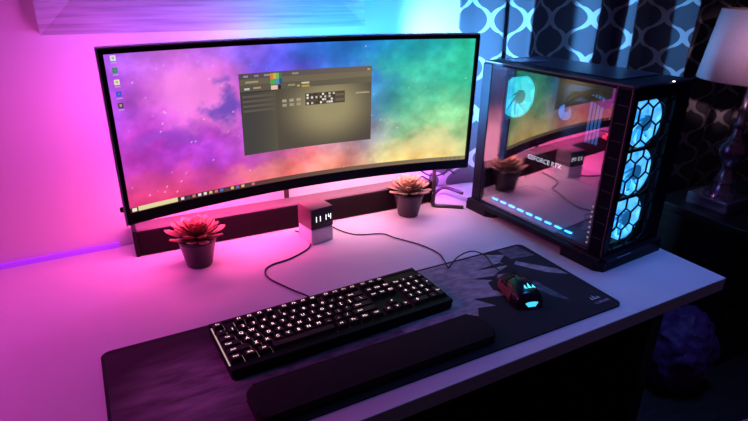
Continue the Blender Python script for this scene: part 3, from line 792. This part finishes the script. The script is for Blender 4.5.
# ------------------------------------------------------------------ nightstand and lamp
ns = thing('nightstand', 'dark wooden nightstand in shadow beneath the table lamp', 'nightstand', (1.22,.122,0))
NT = D-.15
MB().box((0,0,NT-.015), (.52,.36,.03), bevel=.004).build('top', M_dark, ns)
MB().box((0,.01,(NT-.03)/2+.02), (.48,.32,NT-.07)).build('carcass', M_dark, ns)
for z in (.16,.40):
    d = MB(); d.box((0,-.156,z), (.44,.016,.20), bevel=.003); do = d.build('drawer', M_dark, ns)
    MB().box((0,-.168,z), (.10,.010,.012), bevel=.003).build('handle', M_bronze, do)
for sx in (-.21,.21):
    for sy in (-.13,.14): MB().box((sx, sy, .015), (.04,.04,.03)).build('leg', M_dark, ns)
lm = thing('table_lamp', 'turned metal table lamp with a pale drum shade on the dark nightstand', 'lamp', (1.10,.139,NT))
MB().box((0,0,.022), (.15,.15,.044), bevel=.004).build('plinth', M_bronze, lm)
MB().lathe([(.0,.044),(.055,.044),(.052,.056),(.036,.066),(.030,.085),(.038,.098),(.030,.11),(.022,.13),(.020,.15),(.030,.166),(.046,.190),(.050,.212),(.044,.232),(.028,.248),(.018,.262),(.016,.285),(.024,.294),(.016,.304),(.013,.34),(.019,.352),(.012,.364),(.010,.42),(.014,.43),(.008,.44),(.008,.60),(0,.60)], 36, cap=False).build('stem', M_bronze, lm, smooth=True)
MB().lathe([(.166,.452),(.138,.672)], 56, cap=False).build('lamp_shade', M_shade, lm, smooth=True).modifiers.new('t','SOLIDIFY').thickness = .002
ring = MB()
for k in range(3):
    a = 2*PI*k/3; ring.tube([(0,0,.585),(.146*math.cos(a), .146*math.sin(a), .60)], .002, 6, smooth=False)
ring.build('shade_spider', M_bronze, lm)
MB().lathe([(0,.46),(.014,.46),(.016,.50),(.030,.54),(.030,.565),(.016,.59),(0,.595)], 20, c=(0,0,0), cap=False).build('bulb', M_white, lm, smooth=True)
bk = thing('paper_box', 'small pale flat box lying on the nightstand in front of the lamp', 'box', (1.13,.005,NT), .2)
MB().box((0,0,.012), (.10,.05,.024), bevel=.002).build('box_body', mat('violet_card', (.32,.28,.5), .5), bk)

# ------------------------------------------------------------------ lumpy bag on the floor, pink round thing
bg = bmesh.new(); bmesh.ops.create_icosphere(bg, subdivisions=5, radius=1)
for v in bg.verts:
    n = noise.fractal(v.co*1.8, .8, 2.0, 4); n2 = abs(noise.noise(v.co*4.2))
    c = v.co*(1+.14*n-.10*n2); v.co = (c.x*.135, c.y*.12, max(0, .145+c.z*.155))
mb = MB(); mb.bm.free(); mb.bm = bg
tag(mb.build('plastic_bag', M_bag, loc=(.825,.0,0), smooth=True), 'lumpy plastic bag tinted for dim violet light, standing on the dark floor by the desk corner', 'bag')
st = thing('stool', 'stool whose rounded pinkish seat just shows in the dark lower corner', 'stool', (.350,-.580,0))
MB().lathe([(0,.335),(.14,.335),(.158,.345),(.165,.362),(.158,.380),(.135,.390),(0,.394)], 48, cap=False).build('seat', M_pink, st, smooth=True)
for k in range(4):
    a = PI/4+PI/2*k; MB().tube([(.10*math.cos(a), .10*math.sin(a), .337), (.15*math.cos(a), .15*math.sin(a), .0)], .013, 10, smooth=False).build('leg', M_dark, st, smooth=True)
MB().tube([(.128*math.cos(2*PI*k/24), .128*math.sin(2*PI*k/24), .15) for k in range(25)], .007, 8, smooth=False).build('foot_ring', M_dark, st, smooth=True)

# ------------------------------------------------------------------ lights
def area(name, loc, target, size, col, power, sy=None):
    l = bpy.data.lights.new(name, 'AREA'); l.energy = power; l.color = col; l.size = size
    if sy: l.shape = 'RECTANGLE'; l.size_y = sy
    o = bpy.data.objects.new(name, l); COL.objects.link(o); o.location = (loc[0], loc[1], loc[2]+D)
    o.rotation_euler = (Vector(target)-Vector(loc)).to_track_quat('-Z', 'Y').to_euler()
    return o
def point(name, loc, col, power, r=.05):
    l = bpy.data.lights.new(name, 'POINT'); l.energy = power; l.color = col; l.shadow_soft_size = r
    o = bpy.data.objects.new(name, l); COL.objects.link(o); o.location = (loc[0], loc[1], loc[2]+D); return o
# strips on the monitor's back, then an added violet light
area('strip_left', (-.80,.275,.30), (-1.0,.43,.26), .05, (1,.09,.72), .55, .25)
area('strip_top_left', (-.66,.285,.44), (-.68,.43,.50), .34, (.50,.11,1), .62, .03)
area('strip_top_right', (-.25,.285,.44), (-.25,.43,.52), .56, (.03,.36,1), 1.7, .03)
area('strip_right', (-.16,.296,.36), (.25,.375,.40), .03, (.11,.44,1), 6.5, .25).data.spread = math.radians(110)
area('strip_bottom_left', (-.62,.285,.160), (-.62,.36,.0), .36, (1,.08,.34), 2.1, .03)
area('strip_bottom_right', (-.22,.285,.160), (-.22,.37,.0), .40, (1,.33,.46), 1.5, .03)
area('curtain_violet_fill', (-.03,.34,.09), (.06,.42,.06), .04, (.55,.06,1), .40, .04)  # added light that turns the curtain hem violet
# added fill lights and a spot
area('fill_pink', (-1.6,.12,.72), (-.9,.1,.0), .4, (1,.085,.80), 1.9).data.spread = math.radians(120)  # pink fill added to brighten the left wall and desk
l_ = area('fill_soft', (.32,-.25,1.75), (.22,-.25,0), .5, (.10,.25,1), 1.9); l_.data.spread = math.radians(64)  # bluish overhead fill added for the right of the desk
sp = bpy.data.lights.new('lampshade_spot', 'SPOT'); sp.energy = 170; sp.color = (1,.55,.72); sp.spot_size = math.radians(7); sp.spot_blend = .35; sp.shadow_soft_size = .1  # narrow spot added to brighten the table lamp's shade
so = bpy.data.objects.new('lampshade_spot', sp); COL.objects.link(so); so.location = (-.55,-1.3,1.0+D)
so.rotation_euler = (Vector((1.055,.10,.405))-Vector((-.55,-1.3,1.0))).to_track_quat('-Z','Y').to_euler()
w = bpy.data.worlds.new('world'); S.world = w; w.use_nodes = True
w.node_tree.nodes['Background'].inputs[0].default_value = (.013,.006,.014,1); w.node_tree.nodes['Background'].inputs[1].default_value = 1.

# ------------------------------------------------------------------ camera
cam = bpy.data.cameras.new('camera'); co = bpy.data.objects.new('camera', cam); COL.objects.link(co)
cam.sensor_width = 36; cam.sensor_fit = 'HORIZONTAL'; cam.lens = 542.88/748*36; cam.clip_start = .01
co.location = (-.8878, -.871, .5927+D)
rt = Vector((.87885356,-.47689462,.01370936)); up = Vector((.17576987,.35036713,.91997165)); fw = Vector((.44353284,.80611066,-.3917451))
co.rotation_euler = Matrix((rt, up, -fw)).transposed().to_euler()
S.camera = co
S.view_settings.view_transform = 'Standard'; S.view_settings.look = 'None'; S.view_settings.exposure = 0; S.view_settings.gamma = 1
S.view_settings.use_curve_mapping = False
S.cycles.use_denoising = True
S.cycles.max_bounces = 8; S.cycles.transparent_max_bounces = 12
